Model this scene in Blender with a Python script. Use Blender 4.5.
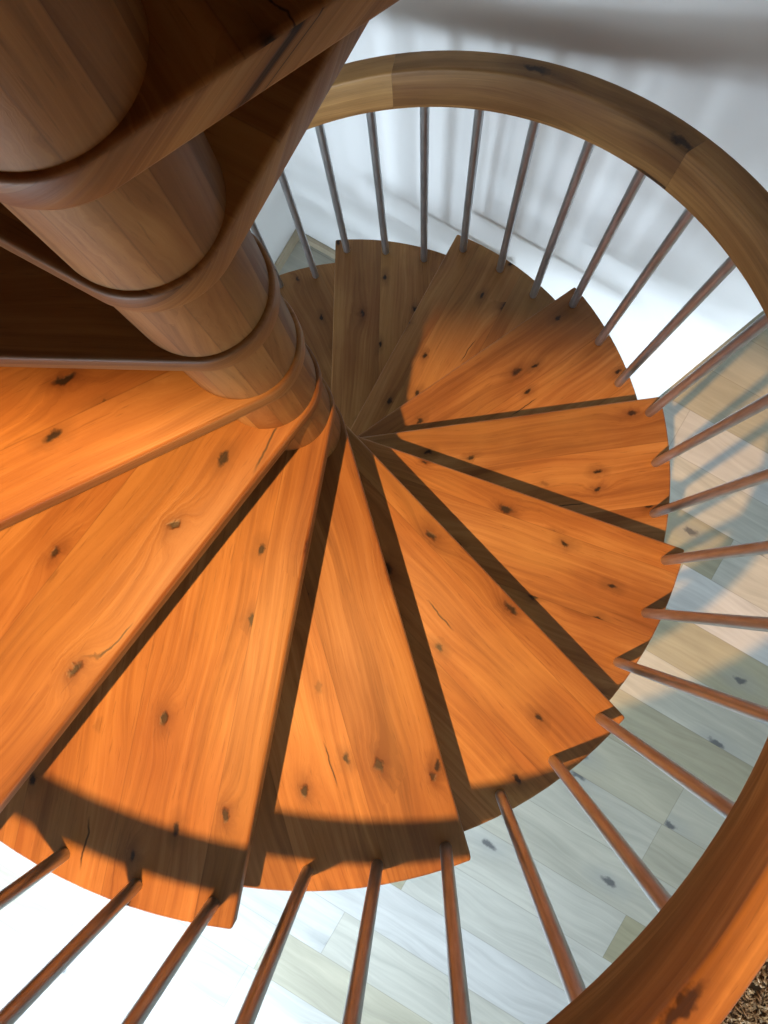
import bpy, bmesh, math, random
from math import sin, cos, pi, radians, atan2, hypot, sqrt, floor
from mathutils import Vector, Matrix

for o in list(bpy.data.objects):
    bpy.data.objects.remove(o, do_unlink=True)
scn = bpy.context.scene
COL = scn.collection

# ------------------------------------------------------------------ measures (metres)
S = 0.74                       # tread radius
H = 0.24794 * S                # rise of one step
NSTEP = 18                     # steps from lower floor to upper floor
A = 0.472095                   # turn of one step
AL0 = 1.695456                 # direction of the front edge of step 0
RC = 0.0918 * S                # collar radius of a tread
RCOL = 0.0853 * S              # column radius
RB = 0.956 * S                 # baluster circle
TH = 0.052 * S                 # tread thickness
Z0 = NSTEP * H                 # upper floor level (step 0)
RI, RO = 0.930 * S, 0.985 * S  # handrail inner / outer radius
RH0, RH1 = 1.053 * S, 1.233 * S
TAU = radians(-30.3)           # room axes
UX, UY = cos(TAU), sin(TAU)
VX, VY = -sin(TAU), cos(TAU)
def uv(u, v, z=0.0):
    return Vector((u * UX + v * VX, u * UY + v * VY, z))
U0, U1 = -1.067 * S - 0.015, 3.3
V0, VB, V1 = -2.75, 1.08 * S + 0.015, 3.2
UB = 0.878 * S
ZTOP = Z0 + 2.15

# ------------------------------------------------------------------ camera
cam_d = bpy.data.cameras.new('camera')
cam = bpy.data.objects.new('camera', cam_d)
COL.objects.link(cam)
cam.matrix_world = (Matrix.Translation((0.266428 * S, -0.359826 * S, 0.348377 * S + Z0))
                    @ Matrix.Rotation(0.0836349, 4, 'X') @ Matrix.Rotation(0.0405386, 4, 'Y'))
cam_d.sensor_fit = 'VERTICAL'
cam_d.sensor_height = 24.0
cam_d.lens = 952.04 / 1024 * 24.0
cam_d.clip_start = 0.02
scn.camera = cam

# ------------------------------------------------------------------ world, lights, exposure
world = bpy.data.worlds.new('world')
scn.world = world
world.use_nodes = True
bg = world.node_tree.nodes['Background']
bg.inputs[0].default_value = (0.60, 0.75, 1.0, 1)
bg.inputs[1].default_value = 1.0

def area(name, u, v, z, w, h, du, dv, power, color, spread=180, tilt=0.0):
    d = bpy.data.lights.new(name, 'AREA')
    d.shape = 'RECTANGLE'
    d.size, d.size_y = w, h
    d.energy = power
    d.color = color
    o = bpy.data.objects.new(name, d)
    COL.objects.link(o)
    o.location = uv(u, v, z)
    dirv = uv(du, dv, 0)
    d.spread = radians(spread)
    dirv.z = -tilt
    o.rotation_euler = dirv.to_track_quat('-Z', 'Y').to_euler()
    return o
area('daylight_front', 0.25, V0 + 0.03, 0.95, 1.5, 1.6, 0, 1, 66, (0.74, 0.87, 1.0), 120, 0.08)
area('daylight_left', U0 + 0.03, -1.85, 1.15, 1.1, 2.0, 1, 0, 36, (0.84, 0.92, 1.0))
area('fill_upper', 2.0, V0 + 0.03, Z0 + 1.4, 1.2, 1.0, -0.4, 1, 1.5, (1.0, 0.88, 0.72))  # added warm fill for the upper hall, no known source

LAMP = Vector((-0.25 * S, -1.08 * S, 2.1 * S + Z0))
sp = bpy.data.lights.new('ceiling_spot_light', 'SPOT')
sp.energy = 800
sp.color = (1.0, 0.49, 0.15)
sp.shadow_soft_size = 0.018
sp.spot_size = radians(78)
sp.spot_blend = 0.5
spo = bpy.data.objects.new('ceiling_spot_light', sp)
COL.objects.link(spo)
spo.location = LAMP
spo.rotation_euler = (Vector((0.05 * S, -0.15 * S, Z0 - 2.0 * S)) - LAMP).to_track_quat('-Z', 'Y').to_euler()

vs = scn.view_settings
vs.view_transform = 'Standard'
vs.look = 'None'
vs.gamma = 1
vs.use_curve_mapping = False
vs.exposure = 0.0

# ------------------------------------------------------------------ node helpers
class NT:
    def __init__(s, name):
        s.m = bpy.data.materials.new(name)
        s.m.use_nodes = True
        s.t = s.m.node_tree
        s.b = s.t.nodes['Principled BSDF']
    def n(s, typ, **kw):
        x = s.t.nodes.new(typ)
        for k, v in kw.items():
            setattr(x, k, v)
        return x
    def put(s, sock, v):
        if isinstance(v, bpy.types.NodeSocket):
            s.t.links.new(v, sock)
        else:
            sock.default_value = v
    def math(s, op, a, b=0.0, c=0.0, clamp=False):
        x = s.n('ShaderNodeMath', operation=op)
        x.use_clamp = clamp
        s.put(x.inputs[0], a); s.put(x.inputs[1], b); s.put(x.inputs[2], c)
        return x.outputs[0]
    def comb(s, x, y, z):
        c = s.n('ShaderNodeCombineXYZ')
        s.put(c.inputs[0], x); s.put(c.inputs[1], y); s.put(c.inputs[2], z)
        return c.outputs[0]
    def noise(s, vec, scale=1.0, detail=4.0, rough=0.55, dist=0.0):
        x = s.n('ShaderNodeTexNoise')
        s.put(x.inputs['Vector'], vec)
        x.inputs['Scale'].default_value = scale
        x.inputs['Detail'].default_value = detail
        x.inputs['Roughness'].default_value = rough
        x.inputs['Distortion'].default_value = dist
        return x.outputs[0]
    def white(s, vec):
        x = s.n('ShaderNodeTexWhiteNoise', noise_dimensions='3D')
        s.put(x.inputs['Vector'], vec)
        return x.outputs['Value'], x.outputs['Color']
    def rng(s, v, a, b, c=0.0, d=1.0):
        x = s.n('ShaderNodeMapRange')
        s.put(x.inputs[0], v)
        for i, q in enumerate((a, b, c, d)):
            x.inputs[i + 1].default_value = q
        return x.outputs[0]
    def ramp(s, v, stops):
        x = s.n('ShaderNodeValToRGB')
        s.put(x.inputs[0], v)
        e = x.color_ramp.elements
        while len(e) < len(stops):
            e.new(0.5)
        for i, (p, c) in enumerate(stops):
            e[i].position = p
            e[i].color = (*c, 1)
        return x.outputs[0]
    def mix(s, f, a, b, mode='MIX'):
        x = s.n('ShaderNodeMix', data_type='RGBA', blend_type=mode)
        s.put(x.inputs[0], f)
        s.put(x.inputs[6], a if isinstance(a, bpy.types.NodeSocket) else (*a, 1))
        s.put(x.inputs[7], b if isinstance(b, bpy.types.NodeSocket) else (*b, 1))
        return x.outputs[2]

def wood(name, bw, c_lo, c_mid, c_hi, rough=0.42, knots=1.0, tonevar=0.35, coat=0.0, knot_scale=(2.6, 5.5), seam=1.0):
    """oak: u runs along the grain, v across it, both in metres (UV map)"""
    t = NT(name)
    uvn = t.n('ShaderNodeUVMap'); uvn.uv_map = 'grain'
    sep = t.n('ShaderNodeSeparateXYZ'); t.put(sep.inputs[0], uvn.outputs[0])
    u, v = sep.outputs[0], sep.outputs[1]
    rnd = t.n('ShaderNodeObjectInfo').outputs['Random']
    r1 = t.math('MULTIPLY', rnd, 41.7)
    vs_ = t.math('ADD', v, t.math('MULTIPLY', rnd, 0.37))
    bf = t.math('DIVIDE', vs_, bw)
    bi = t.math('FLOOR', bf)
    br = t.math('FRACT', bf)
    bval, bcol = t.white(t.comb(bi, r1, 3.3))
    us = t.math('ADD', u, t.math('MULTIPLY', bval, 7.0))
    z3 = t.math('ADD', r1, t.math('MULTIPLY', bval, 13.0))
    # knots
    kx = t.math('ADD', t.math('MULTIPLY', us, knot_scale[0]), t.math('MULTIPLY', t.noise(t.comb(t.math('MULTIPLY', us, 9), t.math('MULTIPLY', v, 14), z3), 3.0, 3), 0.10))
    ky = t.math('ADD', t.math('MULTIPLY', v, knot_scale[1]), t.math('MULTIPLY', t.noise(t.comb(t.math('MULTIPLY', us, 14), t.math('MULTIPLY', v, 14), t.math('ADD', z3, 5.0)), 4.0, 3), 0.16))
    vor = t.n('ShaderNodeTexVoronoi', voronoi_dimensions='2D')
    t.put(vor.inputs['Vector'], t.comb(t.math('ADD', kx, t.math('MULTIPLY', z3, 3.17)), t.math('ADD', ky, r1), 0.0))
    vor.inputs['Scale'].default_value = 1.0
    kd = vor.outputs['Distance']
    ks = t.n('ShaderNodeSeparateColor'); t.put(ks.inputs[0], vor.outputs['Color'])
    gate = t.rng(ks.outputs[0], 0.42, 0.50)
    size = t.rng(ks.outputs[1], 0.0, 1.0, 0.55, 1.25)
    kd = t.math('DIVIDE', kd, size)
    swirl = t.math('MULTIPLY', t.rng(kd, 0.0, 0.42, 1.0, 0.0), gate)
    swirl = t.math('POWER', swirl, 2.0)
    # grain
    warp = t.math('MULTIPLY', t.noise(t.comb(t.math('MULTIPLY', us, 1.7), t.math('MULTIPLY', v, 4.0), z3), 1.0, 2), 0.10)
    vw = t.math('ADD', t.math('ADD', v, warp), t.math('MULTIPLY', swirl, 0.030))
    fine = t.noise(t.comb(t.math('MULTIPLY', us, 3.2), t.math('MULTIPLY', vw, 120.0), z3), 1.0, 5, 0.6, 0.3)
    mid = t.noise(t.comb(t.math('MULTIPLY', us, 1.1), t.math('MULTIPLY', vw, 24.0), z3), 1.0, 4, 0.55, 0.5)
    big = t.noise(t.comb(t.math('MULTIPLY', us, 2.4), t.math('MULTIPLY', v, 7.0), z3), 1.0, 3, 0.5, 0.6)
    g = t.math('ADD', t.math('ADD', t.math('MULTIPLY', fine, 0.34), t.math('MULTIPLY', mid, 0.38)), t.math('MULTIPLY', big, 0.28))
    g = t.rng(g, 0.36, 0.64)
    base = t.ramp(g, [(0.0, c_lo), (0.5, c_mid), (1.0, c_hi)])
    pat = t.noise(t.comb(t.math('MULTIPLY', us, 3.0), t.math('MULTIPLY', v, 7.0), t.math('ADD', z3, 9.0)), 1.0, 3, 0.5, 0.4)
    base = t.mix(t.rng(pat, 0.50, 0.72, 0.0, 0.55), base, (c_mid[0] * 0.72, c_mid[1] * 0.52, c_mid[2] * 0.42))
    base = t.mix(t.rng(pat, 0.48, 0.28, 0.0, 0.45), base, (c_hi[0] * 1.05, c_hi[1] * 1.15, c_hi[2] * 1.05))
    tone = t.rng(bval, 0.0, 1.0, 1.0 - tonevar, 1.0 + tonevar * 0.35)
    base = t.mix(1.0, base, t.comb(tone, tone, tone), 'MULTIPLY')
    halo = t.math('MULTIPLY', t.rng(kd, 0.05, 0.24, 1.0, 0.0), gate)
    halo = t.math('MULTIPLY', t.math('MULTIPLY', halo, halo), 0.62 * knots)
    base = t.mix(halo, base, (c_lo[0] * 0.48, c_lo[1] * 0.30, c_lo[2] * 0.22))
    core = t.math('MULTIPLY', t.rng(kd, 0.030, 0.062, 1.0, 0.0), gate)
    core = t.math('MULTIPLY', core, t.rng(t.noise(t.comb(t.math('MULTIPLY', us, 60), t.math('MULTIPLY', v, 60), z3), 1.0, 3), 0.35, 0.55, 0.88, 1.0))
    base = t.mix(t.math('MULTIPLY', core, 0.95 * knots), base, (0.012, 0.007, 0.004))
    # pin knots and short checks
    vo2 = t.n('ShaderNodeTexVoronoi', voronoi_dimensions='2D')
    t.put(vo2.inputs['Vector'], t.comb(t.math('ADD', t.math('MULTIPLY', kx, 2.3), r1), t.math('MULTIPLY', ky, 2.1), 0.0))
    vo2.inputs['Scale'].default_value = 1.0
    k2 = t.n('ShaderNodeSeparateColor'); t.put(k2.inputs[0], vo2.outputs['Color'])
    g2 = t.rng(k2.outputs[0], 0.84, 0.86)
    d2 = vo2.outputs['Distance']
    base = t.mix(t.math('MULTIPLY', t.math('MULTIPLY', t.rng(d2, 0.06, 0.34, 1.0, 0.0), g2), 0.55 * knots), base, tuple(c * 0.6 for c in c_lo))
    base = t.mix(t.math('MULTIPLY', t.math('MULTIPLY', t.rng(d2, 0.05, 0.11, 1.0, 0.0), g2), 1.0 * knots), base, (0.014, 0.006, 0.003))
    vo3 = t.n('ShaderNodeTexVoronoi', voronoi_dimensions='2D')
    t.put(vo3.inputs['Vector'], t.comb(t.math('ADD', t.math('MULTIPLY', us, 3.3), z3), t.math('MULTIPLY', t.math('ADD', vw, t.math('MULTIPLY', t.noise(t.comb(t.math('MULTIPLY', us, 22), v, z3), 1.0, 3), 0.012)), 17.0), 0.0))
    vo3.inputs['Scale'].default_value = 1.0
    k3 = t.n('ShaderNodeSeparateColor'); t.put(k3.inputs[0], vo3.outputs['Color'])
    chk = t.n('ShaderNodeSeparateXYZ'); 
    dv_ = t.n('ShaderNodeVectorMath', operation='SUBTRACT'); t.put(dv_.inputs[0], vo3.inputs['Vector'].links[0].from_socket); t.put(dv_.inputs[1], vo3.outputs['Position'])
    t.put(chk.inputs[0], dv_.outputs[0])
    ln_ = t.math('MULTIPLY', t.rng(t.math('ABSOLUTE', chk.outputs[0]), 0.07, 0.13, 1.0, 0.0), t.rng(t.math('ABSOLUTE', chk.outputs[1]), 0.008, 0.030, 1.0, 0.0))
    ln_ = t.math('MULTIPLY', ln_, t.rng(k3.outputs[0], 0.90, 0.91))
    base = t.mix(t.math('MULTIPLY', ln_, 0.9 * knots), base, (0.02, 0.010, 0.005))
    # pores
    pore = t.noise(t.comb(t.math('MULTIPLY', us, 26), t.math('MULTIPLY', v, 420.0), z3), 1.0, 2)
    base = t.mix(t.rng(pore, 0.62, 0.72, 0.0, 0.30), base, tuple(c * 0.4 for c in c_lo))
    # glued seams between staves
    if seam:
        e = t.math('MINIMUM', br, t.math('SUBTRACT', 1.0, br))
        sm = t.rng(t.math('MULTIPLY', e, bw), 0.0, 0.0011, 0.35 * seam, 0.0)
        base = t.mix(sm, base, tuple(c * 0.3 for c in c_lo))
    t.put(t.b.inputs['Base Color'], base)
    t.put(t.b.inputs['Roughness'], t.rng(g, 0, 1, rough + 0.14, rough + 0.04))
    t.b.inputs['Specular IOR Level'].default_value = 0.25
    bump = t.n('ShaderNodeBump')
    bump.inputs['Strength'].default_value = 0.15
    bump.inputs['Distance'].default_value = 0.002
    t.put(bump.inputs['Height'], t.math('SUBTRACT', g, t.math('MULTIPLY', core, 2.0)))
    t.put(t.b.inputs['Normal'], bump.outputs[0])
    return t.m

M = {}
M['tread'] = wood('oak_tread', 0.135, (0.145, 0.055, 0.014), (0.262, 0.117, 0.034), (0.37, 0.192, 0.068), 0.36, 1.0, 0.30, knot_scale=(4.2, 8.5))
M['column'] = wood('oak_column_staves', 0.033, (0.17, 0.070, 0.018), (0.32, 0.145, 0.042), (0.46, 0.245, 0.080), 0.42, 0.55, 0.66, knot_scale=(1.2, 5.0))
M['rail'] = wood('oak_handrail', 0.30, (0.115, 0.050, 0.014), (0.22, 0.105, 0.031), (0.36, 0.190, 0.064), 0.38, 0.9, 0.30, knot_scale=(1.4, 7.0), seam=0)

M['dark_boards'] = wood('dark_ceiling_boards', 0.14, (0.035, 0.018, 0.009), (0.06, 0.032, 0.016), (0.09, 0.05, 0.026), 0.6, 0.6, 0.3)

def metal():
    t = NT('satin_steel')
    t.b.inputs['Metallic'].default_value = 0.92
    t.b.inputs['Roughness'].default_value = 0.34
    tc = t.n('ShaderNodeTexCoord')
    mp = t.n('ShaderNodeMapping'); mp.inputs['Scale'].default_value = (60, 60, 4)
    t.put(mp.inputs[0], tc.outputs['Object'])
    nz = t.noise(mp.outputs[0], 4.0, 3)
    t.put(t.b.inputs['Base Color'], t.ramp(nz, [(0.3, (0.30, 0.31, 0.32)), (0.7, (0.46, 0.47, 0.48))]))
    return t.m
M['steel'] = metal()

def plain(name, c, rough=0.6, var=0.06, scale=8.0, metallic=0.0, bump=0.0):
    t = NT(name)
    tc = t.n('ShaderNodeTexCoord')
    nz = t.noise(tc.outputs['Object'], scale, 5)
    t.put(t.b.inputs['Base Color'], t.ramp(nz, [(0.3, tuple(x * (1 - var) for x in c)), (0.7, tuple(min(1, x * (1 + var)) for x in c))]))
    t.b.inputs['Roughness'].default_value = rough
    t.b.inputs['Metallic'].default_value = metallic
    if bump:
        b = t.n('ShaderNodeBump'); b.inputs['Strength'].default_value = bump; b.inputs['Distance'].default_value = 0.003
        t.put(b.inputs['Height'], t.noise(tc.outputs['Object'], scale * 12, 3))
        t.put(t.b.inputs['Normal'], b.outputs[0])
    return t.m
M['wall'] = plain('wall_white_plaster', (0.82, 0.83, 0.82), 0.9, 0.02, 2.0, bump=0.15)
M['ceiling'] = plain('ceiling_white_paint', (0.78, 0.78, 0.76), 0.9, 0.02, 3.0)
M['skirting'] = plain('skirting_pale_oak', (0.50, 0.43, 0.31), 0.5, 0.12, 9.0)
M['frame'] = plain('window_frame_white', (0.75, 0.76, 0.76), 0.4, 0.02, 5.0)
M['lamp'] = plain('lamp_white_metal', (0.7, 0.7, 0.7), 0.35, 0.02, 5.0)
M['rug'] = plain('rug_brown_backing', (0.16, 0.09, 0.045), 0.9, 0.3, 40.0)

def pile_mat():
    t = NT('rug_brown_pile')
    tc = t.n('ShaderNodeTexCoord')
    nz = t.noise(tc.outputs['Object'], 28.0, 4)
    n2 = t.noise(tc.outputs['Object'], 6.0, 2)
    c = t.ramp(nz, [(0.30, (0.22, 0.09, 0.03)), (0.46, (0.50, 0.24, 0.09)), (0.58, (0.80, 0.50, 0.24)), (0.72, (0.95, 0.80, 0.55))])  # gold and pale stops paint a lit sparkle into the pile colour
    c = t.mix(t.rng(n2, 0.4, 0.6, 0.0, 0.4), c, (0.25, 0.12, 0.05))
    t.put(t.b.inputs['Base Color'], c)
    t.b.inputs['Roughness'].default_value = 0.35
    return t.m
M['pile'] = pile_mat()

def glass():
    t = NT('window_glass')
    t.b.inputs['Transmission Weight'].default_value = 1.0
    t.b.inputs['Roughness'].default_value = 0.0
    t.b.inputs['IOR'].default_value = 1.45
    return t.m
M['glass'] = glass()

def floor_mat():
    t = NT('floor_whitewashed_oak_planks')
    tc = t.n('ShaderNodeTexCoord')
    mp = t.n('ShaderNodeMapping')
    mp.inputs['Rotation'].default_value = (0, 0, -TAU)
    t.put(mp.inputs[0], tc.outputs['Object'])
    sep = t.n('ShaderNodeSeparateXYZ'); t.put(sep.inputs[0], mp.outputs[0])
    u, v = sep.outputs[0], sep.outputs[1]
    W, L = 0.172, 1.15
    vf = t.math('DIVIDE', t.math('ADD', v, 0.07), W)
    vi = t.math('FLOOR', vf); vr = t.math('FRACT', vf)
    rv, _ = t.white(t.comb(vi, 1.7, 0.3))
    uf = t.math('ADD', t.math('DIVIDE', u, L), t.math('MULTIPLY', rv, 5.0))
    ui = t.math('FLOOR', uf); ur = t.math('FRACT', uf)
    pv, pc = t.white(t.comb(ui, vi, 9.1))
    sc = t.n('ShaderNodeSeparateColor'); t.put(sc.inputs[0], pc)
    z3 = t.math('MULTIPLY', pv, 29.0)
    tint = t.ramp(pv, [(0.0, (0.33, 0.31, 0.20)), (0.35, (0.42, 0.41, 0.32)), (0.6, (0.50, 0.51, 0.46)), (1.0, (0.55, 0.57, 0.57))])
    warp = t.math('MULTIPLY', t.noise(t.comb(t.math('MULTIPLY', u, 2), t.math('MULTIPLY', v, 5), z3), 1.0, 2), 0.12)
    g1 = t.noise(t.comb(t.math('MULTIPLY', u, 2.5), t.math('MULTIPLY', t.math('ADD', v, warp), 60), z3), 1.0, 5, 0.6, 0.3)
    g2 = t.noise(t.comb(t.math('MULTIPLY', u, 2.2), t.math('MULTIPLY', v, 9), z3), 1.0, 3, 0.5, 0.6)
    g = t.rng(t.math('ADD', t.math('MULTIPLY', g1, 0.5), t.math('MULTIPLY', g2, 0.5)), 0.35, 0.65, 0.80, 1.12)
    base = t.mix(1.0, tint, t.comb(g, g, g), 'MULTIPLY')
    vor = t.n('ShaderNodeTexVoronoi', voronoi_dimensions='2D')
    kx = t.math('ADD', t.math('MULTIPLY', u, 1.7), t.math('MULTIPLY', t.noise(t.comb(t.math('MULTIPLY', u, 9), t.math('MULTIPLY', v, 14), z3), 2.0, 3), 0.12))
    ky = t.math('ADD', t.math('MULTIPLY', v, 4.0), t.math('MULTIPLY', t.noise(t.comb(t.math('MULTIPLY', u, 12), t.math('MULTIPLY', v, 12), z3), 3.0, 3), 0.12))
    t.put(vor.inputs['Vector'], t.comb(t.math('ADD', kx, z3), ky, 0.0))
    vor.inputs['Scale'].default_value = 1.0
    ks = t.n('ShaderNodeSeparateColor'); t.put(ks.inputs[0], vor.outputs['Color'])
    gate = t.rng(ks.outputs[0], 0.35, 0.4)
    kd = vor.outputs['Distance']
    halo = t.math('MULTIPLY', t.math('MULTIPLY', t.rng(kd, 0.03, 0.22, 1.0, 0.0), gate), 0.35)
    base = t.mix(halo, base, (0.24, 0.27, 0.29))
    core = t.math('MULTIPLY', t.math('MULTIPLY', t.rng(kd, 0.03, 0.06, 1.0, 0.0), gate), 0.8)
    base = t.mix(core, base, (0.06, 0.065, 0.075))
    e1 = t.math('MULTIPLY', t.math('MINIMUM', vr, t.math('SUBTRACT', 1.0, vr)), W)
    e2 = t.math('MULTIPLY', t.math('MINIMUM', ur, t.math('SUBTRACT', 1.0, ur)), L)
    sm = t.rng(t.math('MINIMUM', e1, e2), 0.0, 0.0022, 0.45, 0.0)
    base = t.mix(sm, base, (0.14, 0.13, 0.10))
    t.put(t.b.inputs['Base Color'], base)
    t.b.inputs['Roughness'].default_value = 0.5
    return t.m
M['floor'] = floor_mat()

# ------------------------------------------------------------------ mesh helpers
def mesh_obj(name, bm, mat, parent=None, smooth=True, angle=40):
    me = bpy.data.meshes.new(name)
    bmesh.ops.recalc_face_normals(bm, faces=bm.faces[:])
    if smooth:
        for f in bm.faces:
            f.smooth = True
        for e in bm.edges:
            if len(e.link_faces) == 2 and e.calc_face_angle(0) > radians(angle):
                e.smooth = False
    bm.to_mesh(me)
    bm.free()
    if isinstance(mat, (list, tuple)):
        for m_ in mat: me.materials.append(m_)
    else:
        me.materials.append(mat)
    o = bpy.data.objects.new(name, me)
    COL.objects.link(o)
    if parent:
        o.parent = parent
    return o

def prism(bm, pts, z0, z1):
    lo = [bm.verts.new((x, y, z0)) for x, y in pts]
    hi = [bm.verts.new((x, y, z1)) for x, y in pts]
    n = len(pts)
    bm.faces.new(hi)
    bm.faces.new(lo[::-1])
    for i in range(n):
        j = (i + 1) % n
        bm.faces.new((lo[i], lo[j], hi[j], hi[i]))

def rbox(bm, u0, u1, v0, v1, z0, z1):
    """box aligned with the room axes"""
    p = [uv(u0, v0), uv(u1, v0), uv(u1, v1), uv(u0, v1)]
    prism(bm, [(q.x, q.y) for q in p], z0, z1)

def rbox_hole(bm, axis, c0, c1, a0, a1, z0, z1, h0, h1, hz0, hz1):
    """wall slab with a rectangular opening; axis 'u' = wall runs along u (c = v range)"""
    def b(a, b_, zz0, zz1):
        if b_ - a < 1e-4 or zz1 - zz0 < 1e-4: return
        if axis == 'u': rbox(bm, a, b_, c0, c1, zz0, zz1)
        else: rbox(bm, c0, c1, a, b_, zz0, zz1)
    b(a0, h0, z0, z1); b(h1, a1, z0, z1); b(h0, h1, z0, hz0); b(h0, h1, hz1, z1)

def struct(name, bm, mat, smooth=False):
    o = mesh_obj(name, bm, mat, None, smooth)
    o['kind'] = 'structure'
    return o

def grain_uv(bm, fn):
    lay = bm.loops.layers.uv.get('grain') or bm.loops.layers.uv.new('grain')
    for f in bm.faces:
        for l in f.loops:
            l[lay].uv = fn(l.vert.co, f)

def lathe(bm, prof, n=24, cx=0, cy=0):
    rings = []
    for r, z in prof:
        rings.append([bm.verts.new((cx + r * cos(2 * pi * i / n), cy + r * sin(2 * pi * i / n), z)) for i in range(n)])
    for a, b in zip(rings, rings[1:]):
        for i in range(n):
            j = (i + 1) % n
            bm.faces.new((a[i], a[j], b[j], b[i]))
    bm.faces.new(rings[0][::-1])
    bm.faces.new(rings[-1])

# ------------------------------------------------------------------ room shell
bm = bmesh.new(); rbox(bm, U0 - 0.15, U1 + 0.15, V0 - 0.15, V1 + 0.15, -0.12, 0.0)
struct('floor', bm, M['floor'])

WT = 0.15
WIN = dict(front=(-0.5, 1.0), left=(-2.40, -1.30), z=(0.12, 1.85))
bm = bmesh.new()
rbox_hole(bm, 'u', V0 - WT, V0, U0 - WT, U1 + WT, 0, Z0 - 0.3, *WIN['front'], *WIN['z'])
rbox_hole(bm, 'u', V0 - WT, V0, U0 - WT, U1 + WT, Z0 - 0.3, ZTOP, 1.4, 2.6, Z0 + 0.9, Z0 + 1.9)
struct('wall_front', bm, M['wall'])
bm = bmesh.new()
rbox_hole(bm, 'v', U0 - WT, U0, V0, VB + 0.12, 0, ZTOP, *WIN['left'], *WIN['z'])
struct('wall_left', bm, M['wall'])
bm = bmesh.new(); rbox(bm, U0, UB, VB, VB + 0.12, 0, ZTOP)
struct('wall_back', bm, M['wall'])
bm = bmesh.new(); rbox(bm, U1, U1 + WT, V0, V1, 0, ZTOP)
struct('wall_right', bm, M['wall'])
bm = bmesh.new(); rbox(bm, U0 - WT, U1 + WT, V1, V1 + WT, 0, ZTOP)
struct('wall_far', bm, M['wall'])
bm = bmesh.new(); rbox(bm, U0 - WT, U0, VB + 0.12, V1, 0, ZTOP)
struct('wall_alcove', bm, M['wall'])

# upper floor slab with the round stair opening
RHOLE = 1.065 * S
def slab(bm, u0, u1, v0, v1, r, z0, z1):
    n = 96
    cs = sorted(set([2 * pi * i / n for i in range(n)] + [atan2(b, a) % (2 * pi) for a in (u0, u1) for b in (v0, v1)]))
    rings = []
    for t in cs:
        cu, cv = cos(t), sin(t)
        k = min([q for q in ((u1 / cu if cu > 1e-9 else 9e9), (u0 / cu if cu < -1e-9 else 9e9),
                             (v1 / cv if cv > 1e-9 else 9e9), (v0 / cv if cv < -1e-9 else 9e9))])
        pi_, po = uv(r * cu, r * cv), uv(k * cu, k * cv)
        rings.append([bm.verts.new((pi_.x, pi_.y, z1)), bm.verts.new((po.x, po.y, z1)),
                      bm.verts.new((po.x, po.y, z0)), bm.verts.new((pi_.x, pi_.y, z0))])
    m_ = len(rings)
    for i in range(m_):
        a, b = rings[i], rings[(i + 1) % m_]
        for q in range(4):
            w = (q + 1) % 4
            bm.faces.new((a[q], a[w], b[w], b[q]))
bm = bmesh.new(); slab(bm, U0, U1, V0, VB, RHOLE, Z0 - 0.25, Z0)
struct('ceiling', bm, M['ceiling'])
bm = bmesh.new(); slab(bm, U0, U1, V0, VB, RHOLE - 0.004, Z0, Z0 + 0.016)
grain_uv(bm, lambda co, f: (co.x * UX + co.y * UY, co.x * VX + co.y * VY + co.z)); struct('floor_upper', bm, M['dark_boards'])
bm = bmesh.new(); rbox(bm, UB, U1, VB, V1, Z0 - 0.25, Z0); rbox(bm, U0, UB, VB + 0.12, V1, Z0 - 0.25, Z0)
struct('ceiling_alcove', bm, M['ceiling'])
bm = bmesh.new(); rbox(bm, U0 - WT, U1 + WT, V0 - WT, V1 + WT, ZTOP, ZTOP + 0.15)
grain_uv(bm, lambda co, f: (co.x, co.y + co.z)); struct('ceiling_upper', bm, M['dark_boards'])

# unseen timber beams, added between the spotlight and stairs to shade the top treads
bm = bmesh.new()
BA = radians(-5)
bx, by = -0.15 * S, -0.846 * S
bd, bn = (cos(BA), sin(BA)), (-sin(BA), cos(BA))
def bp(a, n_): return (bx + a * bd[0] + n_ * bn[0], by + a * bd[1] + n_ * bn[1])
prism(bm, [bp(-1.05, 0), bp(2.3, 0), bp(2.3, 0.088), bp(-1.05, 0.088)], Z0 + 1.35 * S, Z0 + 1.35 * S + 0.14)
bmesh.ops.bevel(bm, geom=bm.edges[:], offset=0.006, segments=2, affect='EDGES')
grain_uv(bm, lambda co, f: (co.x, co.y + co.z))
struct('shade_beam_1', bm, M['rail'])
bm = bmesh.new()
prism(bm, [bp(-0.32, 0.09), bp(0.035, 0.09), bp(0.035, 1.05), bp(-0.32, 1.05)], Z0 + 1.35 * S + 0.01, Z0 + 1.35 * S + 0.13)
bmesh.ops.bevel(bm, geom=bm.edges[:], offset=0.006, segments=2, affect='EDGES')
grain_uv(bm, lambda co, f: (co.y, co.x + co.z))
struct('shade_beam_2', bm, M['rail'])  # added crosspiece, keeps spotlight off the uppermost treads

# skirting boards
def skirt(name, axis, a0, a1, c, sgn):
    bm = bmesh.new()
    c2 = c + sgn * 0.015
    lo, hi = min(c, c2), max(c, c2)
    if axis == 'u': rbox(bm, a0, a1, lo, hi, 0, 0.064)
    else: rbox(bm, lo, hi, a0, a1, 0, 0.064)
    bmesh.ops.bevel(bm, geom=[e for e in bm.edges if all(v.co.z > 0.06 for v in e.verts)], offset=0.004, segments=2, affect='EDGES')
    struct(name, bm, M['skirting'])
skirt('baseboard_back', 'u', U0, UB, VB, -1)
skirt('baseboard_left', 'v', V0 + 1.5, VB - 0.015, U0, 1)
skirt('baseboard_front', 'u', 1.05, U1, V0, 1)
skirt('baseboard_right', 'v', V0, V1, U1, -1)
skirt('baseboard_far', 'u', UB, U1, V1, -1)

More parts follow.
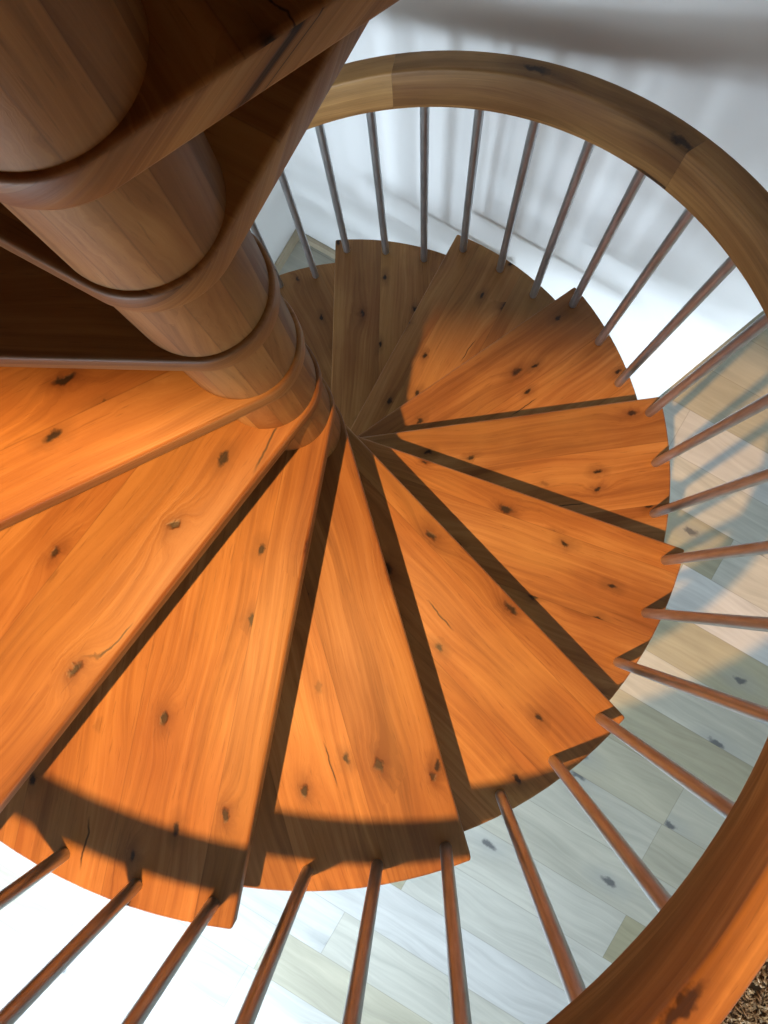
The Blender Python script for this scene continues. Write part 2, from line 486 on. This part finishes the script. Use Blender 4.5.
def window(name, axis, c, a0, a1, z0, z1, mull=1):
    bm = bmesh.new()
    w = 0.05
    def b(a, b_, zz0, zz1):
        if axis == 'u': rbox(bm, a, b_, c - 0.04, c + 0.02, zz0, zz1)
        else: rbox(bm, c - 0.04, c + 0.02, a, b_, zz0, zz1)
    b(a0, a0 + w, z0, z1); b(a1 - w, a1, z0, z1)
    b(a0 + w, a1 - w, z0, z0 + w); b(a0 + w, a1 - w, z1 - w, z1)
    for i in range(mull):
        m_ = a0 + (a1 - a0) * (i + 1) / (mull + 1)
        b(m_ - w / 2, m_ + w / 2, z0 + w, z1 - w)
    f = struct(name, bm, M['frame'])
    bm = bmesh.new()
    if axis == 'u': rbox(bm, a0 + w, a1 - w, c - 0.014, c - 0.006, z0 + w, z1 - w)
    else: rbox(bm, c - 0.014, c - 0.006, a0 + w, a1 - w, z0 + w, z1 - w)
    g = mesh_obj('pane', bm, M['glass'], f, False)
window('window_1', 'u', V0 - 0.08, *WIN['front'], *WIN['z'])
window('window_2', 'v', U0 - 0.08, *WIN['left'], *WIN['z'])
window('added_window', 'u', V0 - 0.08, 1.4, 2.6, Z0 + 0.9, Z0 + 1.9)  # unseen upper window, added to go with the ambient fill

# ------------------------------------------------------------------ spiral staircase
stair = bpy.data.objects.new('spiral_staircase', None)
COL.objects.link(stair)
stair['label'] = 'open-riser oak spiral staircase with steel balusters winding down around a round wooden column'
stair['category'] = 'staircase'

# column
bm = bmesh.new()
n = 64
zs = [0.0, 0.6, 1.2, 1.8, 2.4, 3.0, Z0 + 0.94, Z0 + 0.95]
rs = [RCOL] * 7 + [RCOL - 0.01]
rings = [[bm.verts.new((r * cos(2 * pi * i / n), r * sin(2 * pi * i / n), z)) for i in range(n)] for z, r in zip(zs, rs)]
lay = bm.loops.layers.uv.new('grain')
for a in range(len(rings) - 1):
    for i in range(n):
        j = (i + 1) % n
        f = bm.faces.new((rings[a][i], rings[a][j], rings[a + 1][j], rings[a + 1][i]))
        for l in f.loops:
            k = i if l.vert in (rings[a][i], rings[a + 1][i]) else i + 1
            l[lay].uv = (l.vert.co.z, k / n * 2 * pi * RCOL)
bm.faces.new(rings[-1]); bm.faces.new(rings[0][::-1])
mesh_obj('center_column', bm, M['column'], stair, angle=60)

# treads
def arc_pts(r, a, b, n):
    return [(r * cos(a + (b - a) * i / n), r * sin(a + (b - a) * i / n)) for i in range(n + 1)]

def make_tread(name, span_dir, r=S):
    """front edge along +x; the tread lies clockwise of it; span_dir = angle between the two straight edges"""
    bm = bmesh.new()
    off = math.asin(RC / r)
    pts = []
    pts += arc_pts(r, off, -span_dir - off, max(10, int(span_dir / 0.035)))   # outer arc, front tip -> back tip
    pts += arc_pts(RC, -span_dir - pi / 2, pi / 2 - 2 * pi, 30)            # around the column
    prism(bm, pts[::-1], -TH, 0.0)
    bmesh.ops.recalc_face_normals(bm, faces=bm.faces[:])
    eds = [e for e in bm.edges if len(e.link_faces) == 2 and e.calc_face_angle(0) > radians(35)]
    bmesh.ops.bevel(bm, geom=eds, offset=0.0048, segments=3, profile=0.5, affect='EDGES')
    def f(co, face):
        nz = abs(face.normal.z)
        return (co.x, co.y) if nz > 0.5 else (co.x, co.y + co.z * 1.3 + 0.02)
    grain_uv(bm, f)
    return mesh_obj(name, bm, M['tread'], stair)

SPAN = radians(29)
narrow = make_tread('tread', SPAN)
wide = make_tread('tread', radians(90))
def setup(o, k):
    o.rotation_euler = (0, 0, AL0 + A * k)
    o.location = (0, 0, Z0 - k * H)
first_n = first_w = True
for k in range(0, NSTEP):
    src = wide if k <= 2 else narrow
    if (k <= 2 and first_w) or (k > 2 and first_n):
        o = src
        if k <= 2: first_w = False
        else: first_n = False
    else:
        o = src.copy(); COL.objects.link(o); o.parent = stair
    setup(o, k)
    if k <= 2:
        o['label'] = 'wide tread at the top of the stair'

# balusters
def make_baluster(zlo, zhi, x, y):
    bm = bmesh.new()
    rb = 0.0096
    lathe(bm, [(rb, zlo), (rb, zhi)], 20)
    o = mesh_obj('baluster', bm, M['steel'], stair)
    o.location = (x, y, 0)
    return o
for k in range(1, NSTEP):
    for j, offd in enumerate((-2.8, 6.25, 15.3)):
        az = AL0 + A * k - radians(offd)
        kk = (az - AL0) / A
        zb = Z0 - k * H - 0.002
        zt = Z0 + RH0 - kk * H + 0.012
        make_baluster(zb, zt, RB * cos(az), RB * sin(az))

# handrail, glued from curved sections
rc_ = 0.006
w, hgt = RO - RI, RH1 - RH0
prof = []
for (cx, cy, a0) in ((w - rc_, hgt - rc_, 0), (rc_, hgt - rc_, pi / 2), (rc_, rc_, pi), (w - rc_, rc_, 1.5 * pi)):
    for i in range(4):
        a = a0 + i * pi / 6
        prof.append((cx + rc_ * cos(a), cy + rc_ * sin(a)))
per = [0.0]
for i in range(len(prof)):
    p, q = prof[i], prof[(i + 1) % len(prof)]
    per.append(per[-1] + hypot(p[0] - q[0], p[1] - q[1]))
def rail_section(k0, k1):
    bm = bmesh.new()
    n = max(8, int((k1 - k0) * 14))
    g = 0.0001 / (S * A)
    ks = [k0 + g + (k1 - k0 - 2 * g) * i / n for i in range(n + 1)]
    rings = []
    for k in ks:
        a = AL0 + A * k
        z = Z0 + RH0 - k * H
        rings.append([bm.verts.new(((RI + px) * cos(a), (RI + px) * sin(a), z + pz)) for px, pz in prof])
    lay = bm.loops.layers.uv.new('grain')
    m_ = len(prof)
    ln = S * A
    for i in range(n):
        for q in range(m_):
            q2 = (q + 1) % m_
            f = bm.faces.new((rings[i][q], rings[i][q2], rings[i + 1][q2], rings[i + 1][q]))
            for l in f.loops:
                ii = i if l.vert in (rings[i][q], rings[i][q2]) else i + 1
                qq = q if l.vert in (rings[i][q], rings[i + 1][q]) else q + 1
                l[lay].uv = (ks[ii] * ln, per[qq])
    bm.faces.new(rings[0]); bm.faces.new(rings[-1][::-1])
    return mesh_obj('handrail_section', bm, M['rail'], stair)
JW = 1.69
J0 = 10.92 - 6 * JW
ks = [J0 + i * JW for i in range(11)]
ks[-1] = 17.4
ks[4] = 7.15
for a, b in zip(ks, ks[1:]):
    rail_section(max(a, 0.9), b)

# ------------------------------------------------------------------ ceiling spotlight (source of the warm light)
sl = bpy.data.objects.new('ceiling_spotlight', None)
COL.objects.link(sl)
sl.location = (LAMP.x, LAMP.y, ZTOP)
sl['label'] = 'white spotlight on a short rod hanging from the ceiling above the stairwell'
sl['category'] = 'light'
dz = LAMP.z - ZTOP
bm = bmesh.new(); lathe(bm, [(0.055, -0.02), (0.055, 0.0)], 32); mesh_obj('ceiling_plate', bm, M['lamp'], sl)
bm = bmesh.new()
n = 32
lathe(bm, [(0.006, -0.02), (0.006, dz + 0.15)][::-1], 12)
mesh_obj('rod', bm, M['lamp'], sl)
bm = bmesh.new()
prof2 = [(0.010, dz + 0.16), (0.036, dz + 0.145), (0.045, dz + 0.015), (0.041, dz + 0.013), (0.033, dz + 0.12), (0.01, dz + 0.13)]
lathe(bm, prof2, 32)
mesh_obj('housing', bm, M['lamp'], sl)

# ------------------------------------------------------------------ rug at the lower floor
rug = bpy.data.objects.new('shaggy_rug', None)
COL.objects.link(rug)
rc0 = Vector((2.38 * S, -2.74 * S, 0))
rug.location = rc0
rug['label'] = 'brown shaggy rug at the lower right corner, outside the handrail'
rug['category'] = 'rug'
RR = 0.64
bm = bmesh.new(); lathe(bm, [(RR - 0.01, 0.0), (RR, 0.005), (RR - 0.005, 0.012)], 64)
mesh_obj('backing', bm, M['rug'], rug)
random.seed(4)
verts, faces = [], []
for i in range(9000):
    a, r = random.uniform(0, 2 * pi), RR * sqrt(random.random())
    x, y = r * cos(a), r * sin(a)
    hgt_ = random.uniform(0.02, 0.045); wd = random.uniform(0.004, 0.008)
    ta, tl = random.uniform(0, 2 * pi), random.uniform(0.01, 0.035)
    b = len(verts)
    for q in range(3):
        qa = 2 * pi * q / 3
        verts.append((x + wd * cos(qa), y + wd * sin(qa), 0.010))
    for q in range(3):
        qa = 2 * pi * q / 3
        verts.append((x + tl * 0.4 * cos(ta) + wd * .8 * cos(qa), y + tl * 0.4 * sin(ta) + wd * .8 * sin(qa), 0.012 + hgt_ * 0.7))
    verts.append((x + tl * cos(ta), y + tl * sin(ta), 0.012 + hgt_ * 0.8))
    for q in range(3):
        w_ = (q + 1) % 3
        faces.append((b + q, b + w_, b + 3 + w_, b + 3 + q))
        faces.append((b + 3 + q, b + 3 + w_, b + 6))
me = bpy.data.meshes.new('pile'); me.from_pydata(verts, [], faces); me.materials.append(M['pile'])
po = bpy.data.objects.new('pile', me); COL.objects.link(po); po.parent = rug
po['kind'] = 'stuff'
